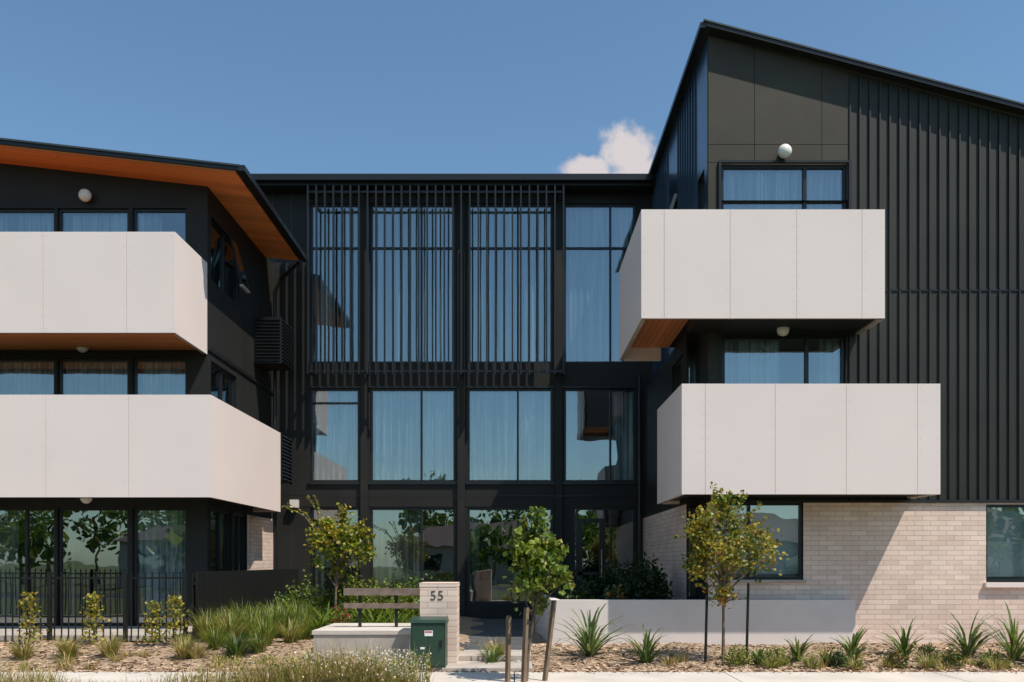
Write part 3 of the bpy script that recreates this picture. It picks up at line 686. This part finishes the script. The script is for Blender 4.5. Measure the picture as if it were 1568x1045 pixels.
for px,d,h in ((598,17.4,1.0),(640,17.8,1.05),(625,16.8,.85),(545,17.6,1.05),(470,18.2,.95),(575,17.0,.9),(500,17.0,.8),(440,18.6,.7)):
    x=X(px,d); shrub('garden_shrub',x,d,.25,.40,h,1100,.062,['g2','g3','g3','y2'] if px%2 else ['g1','g2','g3','g1'])
b=B()
for k in range(80):
    leaf(b,(X(U(508,535),15.3),15.3+U(-.15,.15),U(.45,.8)),.05,['r1','r1','g1'])
b.make('red_flowering_plant')
for px,d,r,h in ((905,17.2,.42,.5),(945,17.5,.5,.8),(985,17.2,.45,.95),(1005,16.4,.3,.7),(965,16.4,.35,.55),(890,16.2,.28,.32)):
    shrub('planter_shrub',X(px,d),d,pz-.15,r,h,1300,.065,['g4','d1','g4','g1'])
shrub('red_leaf_shrub',X(940,15.9),15.9,pz-.1,.2,.35,260,.07,['o1','g4','f1'])
blb=B(); blades(blb,X(860,16.4),16.4,pz-.12,30,.55,.02,.8,['f1','g4','g1']); blades(blb,X(885,16.0),16.0,pz-.12,26,.5,.02,.8,['f1','g4','g1']); blb.make('planter_flax')
b=B()
for k in range(5200):
    r=R()
    if r<.78: px=random.triangular(225,662,555); hh=.20+.36*max(0,1-abs(px-535)/320)
    elif r<.92: px=U(-60,90); hh=.32
    else: px=U(60,300); hh=.13
    d=U(10.3,11.0); x=X(px,d)
    blades(b,x,d,-.02,1,hh*U(.45,1.35)+.05,.0052,.6,random.choice([['t1','t2'],['t1','y3'],['t1','t2'],['t3','t2'],['g3','t3']]),.55,3,.04)
for k in range(1300):
    px=random.triangular(440,662,590); d=U(10.3,10.95); x=X(px,d); z=U(.20,.50)
    leaf(b,(x,d,z),.022,['w1','w1','t1'],asp=.7)
for k in range(1400):
    px=random.gauss(500,100); d=U(10.3,10.95); leaf(b,(X(min(655,px),d),d,U(.02,.42)),.04,['g3','t3','y2','t1','t2'])
b.make('long_grass')
b=B()
for k in range(3500):
    d=U(10.2,10.99); x=U(-6.5,7.5); blades(b,x,d,-.02,1,.07,.005,.7,['t3','t2','g3'],.5,2,.02)
b.make('turf')
# ================================================================== ACROSS THE STREET
def house(x,y,w,dp,h,rh):
    e=empty('suburban_house'); b=B(); b.box(x,x+w,y-dp,y,-.05,h,'housewall')
    b.hexa([(x-.4,y-dp-.4,h+.001),(x+w+.4,y-dp-.4,h+.001),(x+w+.4,y+.4,h+.001),(x-.4,y+.4,h+.001),(x+w*.25,y-dp/2-.05,h+rh),(x+w*.75,y-dp/2-.05,h+rh),(x+w*.75,y-dp/2+.05,h+rh),(x+w*.25,y-dp/2+.05,h+rh)],'houseroof')
    for k in range(3):
        b.box(x+w*(.1+.3*k),x+w*(.1+.3*k)+1.6,y+.001,y+.05,.9,2.1,'metal'); b.box(x+w*(.1+.3*k)+.08,x+w*(.1+.3*k)+1.52,y+.051,y+.06,.98,2.02,'glass_dark')
    b.make('house_body',e)
house(-24,-17,12,8,2.7,1.9); house(-8,-19,11,8,2.7,2.0); house(7,-17,12,8,2.7,1.9); house(22,-18,11,8,2.7,2.1)
b=B()
for k in range(30):
    x=U(-40,40); y=U(-32,-26) if R()<.6 else U(-15,-12); h=U(5,9) if y<-20 else U(3,5); b.tube([(x,y,0),(x+U(-.3,.3),y,h*.7)],[.18,.08],'bark')
    for c in range(14):
        cx,cy,cz=x+U(-1.6,1.6),y+U(-1.6,1.6),h*U(.45,1)
        for i in range(32): leaf(b,(cx+random.gauss(0,.5),cy+random.gauss(0,.5),cz+random.gauss(0,.4)),.42,['g2','g3','g2','g1'])
b.make('distant_tree_row')
sg=empty('traffic_sign'); b=B(); sx,sy=-14.6,-2.0
b.tube([(sx,sy,0),(sx,sy,2.9)],[.03,.03],'joint'); 
b.hexa([(sx,sy+.04,2.2),(sx+.42,sy+.04,2.62),(sx+.42,sy+.05,2.62),(sx,sy+.05,2.2),(sx-.42,sy+.04,2.62),(sx,sy+.04,3.04),(sx,sy+.05,3.04),(sx-.42,sy+.05,2.62)],'yellow'); b.make('sign_plate_and_post',sg)
# ================================================================== LIGHT / SKY
sun_dir=Vector((1,-.76,2.1)).normalized()
el=math.asin(sun_dir.z); az=math.atan2(sun_dir.x,sun_dir.y)
L=bpy.data.lights.new('sun','SUN'); L.energy=5.0; L.angle=math.radians(.5); L.color=(1,.93,.83)
so_=bpy.data.objects.new('sun',L); scene.collection.objects.link(so_); so_.rotation_euler=sun_dir.to_track_quat('Z','Y').to_euler(); so_.location=(20,-20,40)
w=bpy.data.worlds.new('World'); scene.world=w; w.use_nodes=True; nt=w.node_tree; nt.nodes.clear()
out=N(nt,'ShaderNodeOutputWorld'); bg=N(nt,'ShaderNodeBackground'); nt.links.new(bg.outputs[0],out.inputs[0]); bg.inputs[1].default_value=0.138
sky=N(nt,'ShaderNodeTexSky'); sky.sky_type='NISHITA'; sky.sun_disc=False; sky.sun_elevation=el; sky.sun_rotation=az; sky.air_density=1.0; sky.dust_density=0.6; sky.ozone_density=1.0
tc=N(nt,'ShaderNodeTexCoord'); sp_=N(nt,'ShaderNodeSeparateXYZ'); nt.links.new(tc.outputs['Generated'],sp_.inputs[0])
def mth(op,a,b_=None,c=None):
    n=N(nt,'ShaderNodeMath',operation=op)
    for i,v in enumerate((a,b_,c)):
        if v is None: continue
        if isinstance(v,(int,float)): n.inputs[i].default_value=v
        else: nt.links.new(v,n.inputs[i])
    return n.outputs[0]
tint=N(nt,'ShaderNodeMix',data_type='RGBA',blend_type='MULTIPLY'); tint.inputs[0].default_value=1; nt.links.new(sky.outputs[0],tint.inputs[6]); tint.inputs[7].default_value=(0.86,1.06,1.08,1)
tx=mth('DIVIDE',sp_.outputs[0],sp_.outputs[1]); tz=mth('DIVIDE',sp_.outputs[2],sp_.outputs[1])
def blob(cx,cz,rx,rz):
    a=mth('DIVIDE',mth('SUBTRACT',tx,cx),rx); c=mth('DIVIDE',mth('SUBTRACT',tz,cz),rz)
    return mth('SUBTRACT',1.0,mth('SQRT',mth('ADD',mth('MULTIPLY',a,a),mth('MULTIPLY',c,c))))
bb=mth('MAXIMUM',blob(.137,.477,.044,.040),blob(.085,.460,.038,.020)); bb=mth('MAXIMUM',bb,blob(.15,.455,.05,.035))
no=N(nt,'ShaderNodeTexNoise'); no.inputs['Scale'].default_value=38; no.inputs['Detail'].default_value=8; no.inputs['Roughness'].default_value=.6; nt.links.new(tc.outputs['Generated'],no.inputs['Vector'])
val=mth('ADD',bb,mth('MULTIPLY',mth('SUBTRACT',no.outputs[0],.5),1.5))
mr_=N(nt,'ShaderNodeMapRange'); mr_.interpolation_type='SMOOTHSTEP'; mr_.inputs[1].default_value=.0; mr_.inputs[2].default_value=.6; nt.links.new(val,mr_.inputs[0])
fac=mth('MULTIPLY',mr_.outputs[0],mth('GREATER_THAN',sp_.outputs[1],0.05)); fac=mth('MULTIPLY',fac,.9)
mx=N(nt,'ShaderNodeMix',data_type='RGBA'); nt.links.new(fac,mx.inputs[0]); nt.links.new(tint.outputs[2],mx.inputs[6]); mx.inputs[7].default_value=(5.4,4.9,4.8,1)
nt.links.new(mx.outputs[2],bg.inputs[0])
# ================================================================== CAMERA
cam=bpy.data.cameras.new('camera'); co=bpy.data.objects.new('camera',cam); scene.collection.objects.link(co); scene.camera=co
cam.sensor_width=36; cam.lens=f/1568*36; cam.shift_x=-4/1568; cam.shift_y=(860-522.5)/1568; cam.clip_end=2000; cam.clip_start=.1
co.location=(0,0,1.6); co.rotation_euler=(math.pi/2,0,0)
scene.view_settings.view_transform='Standard'; scene.view_settings.look='None'; scene.view_settings.exposure=0
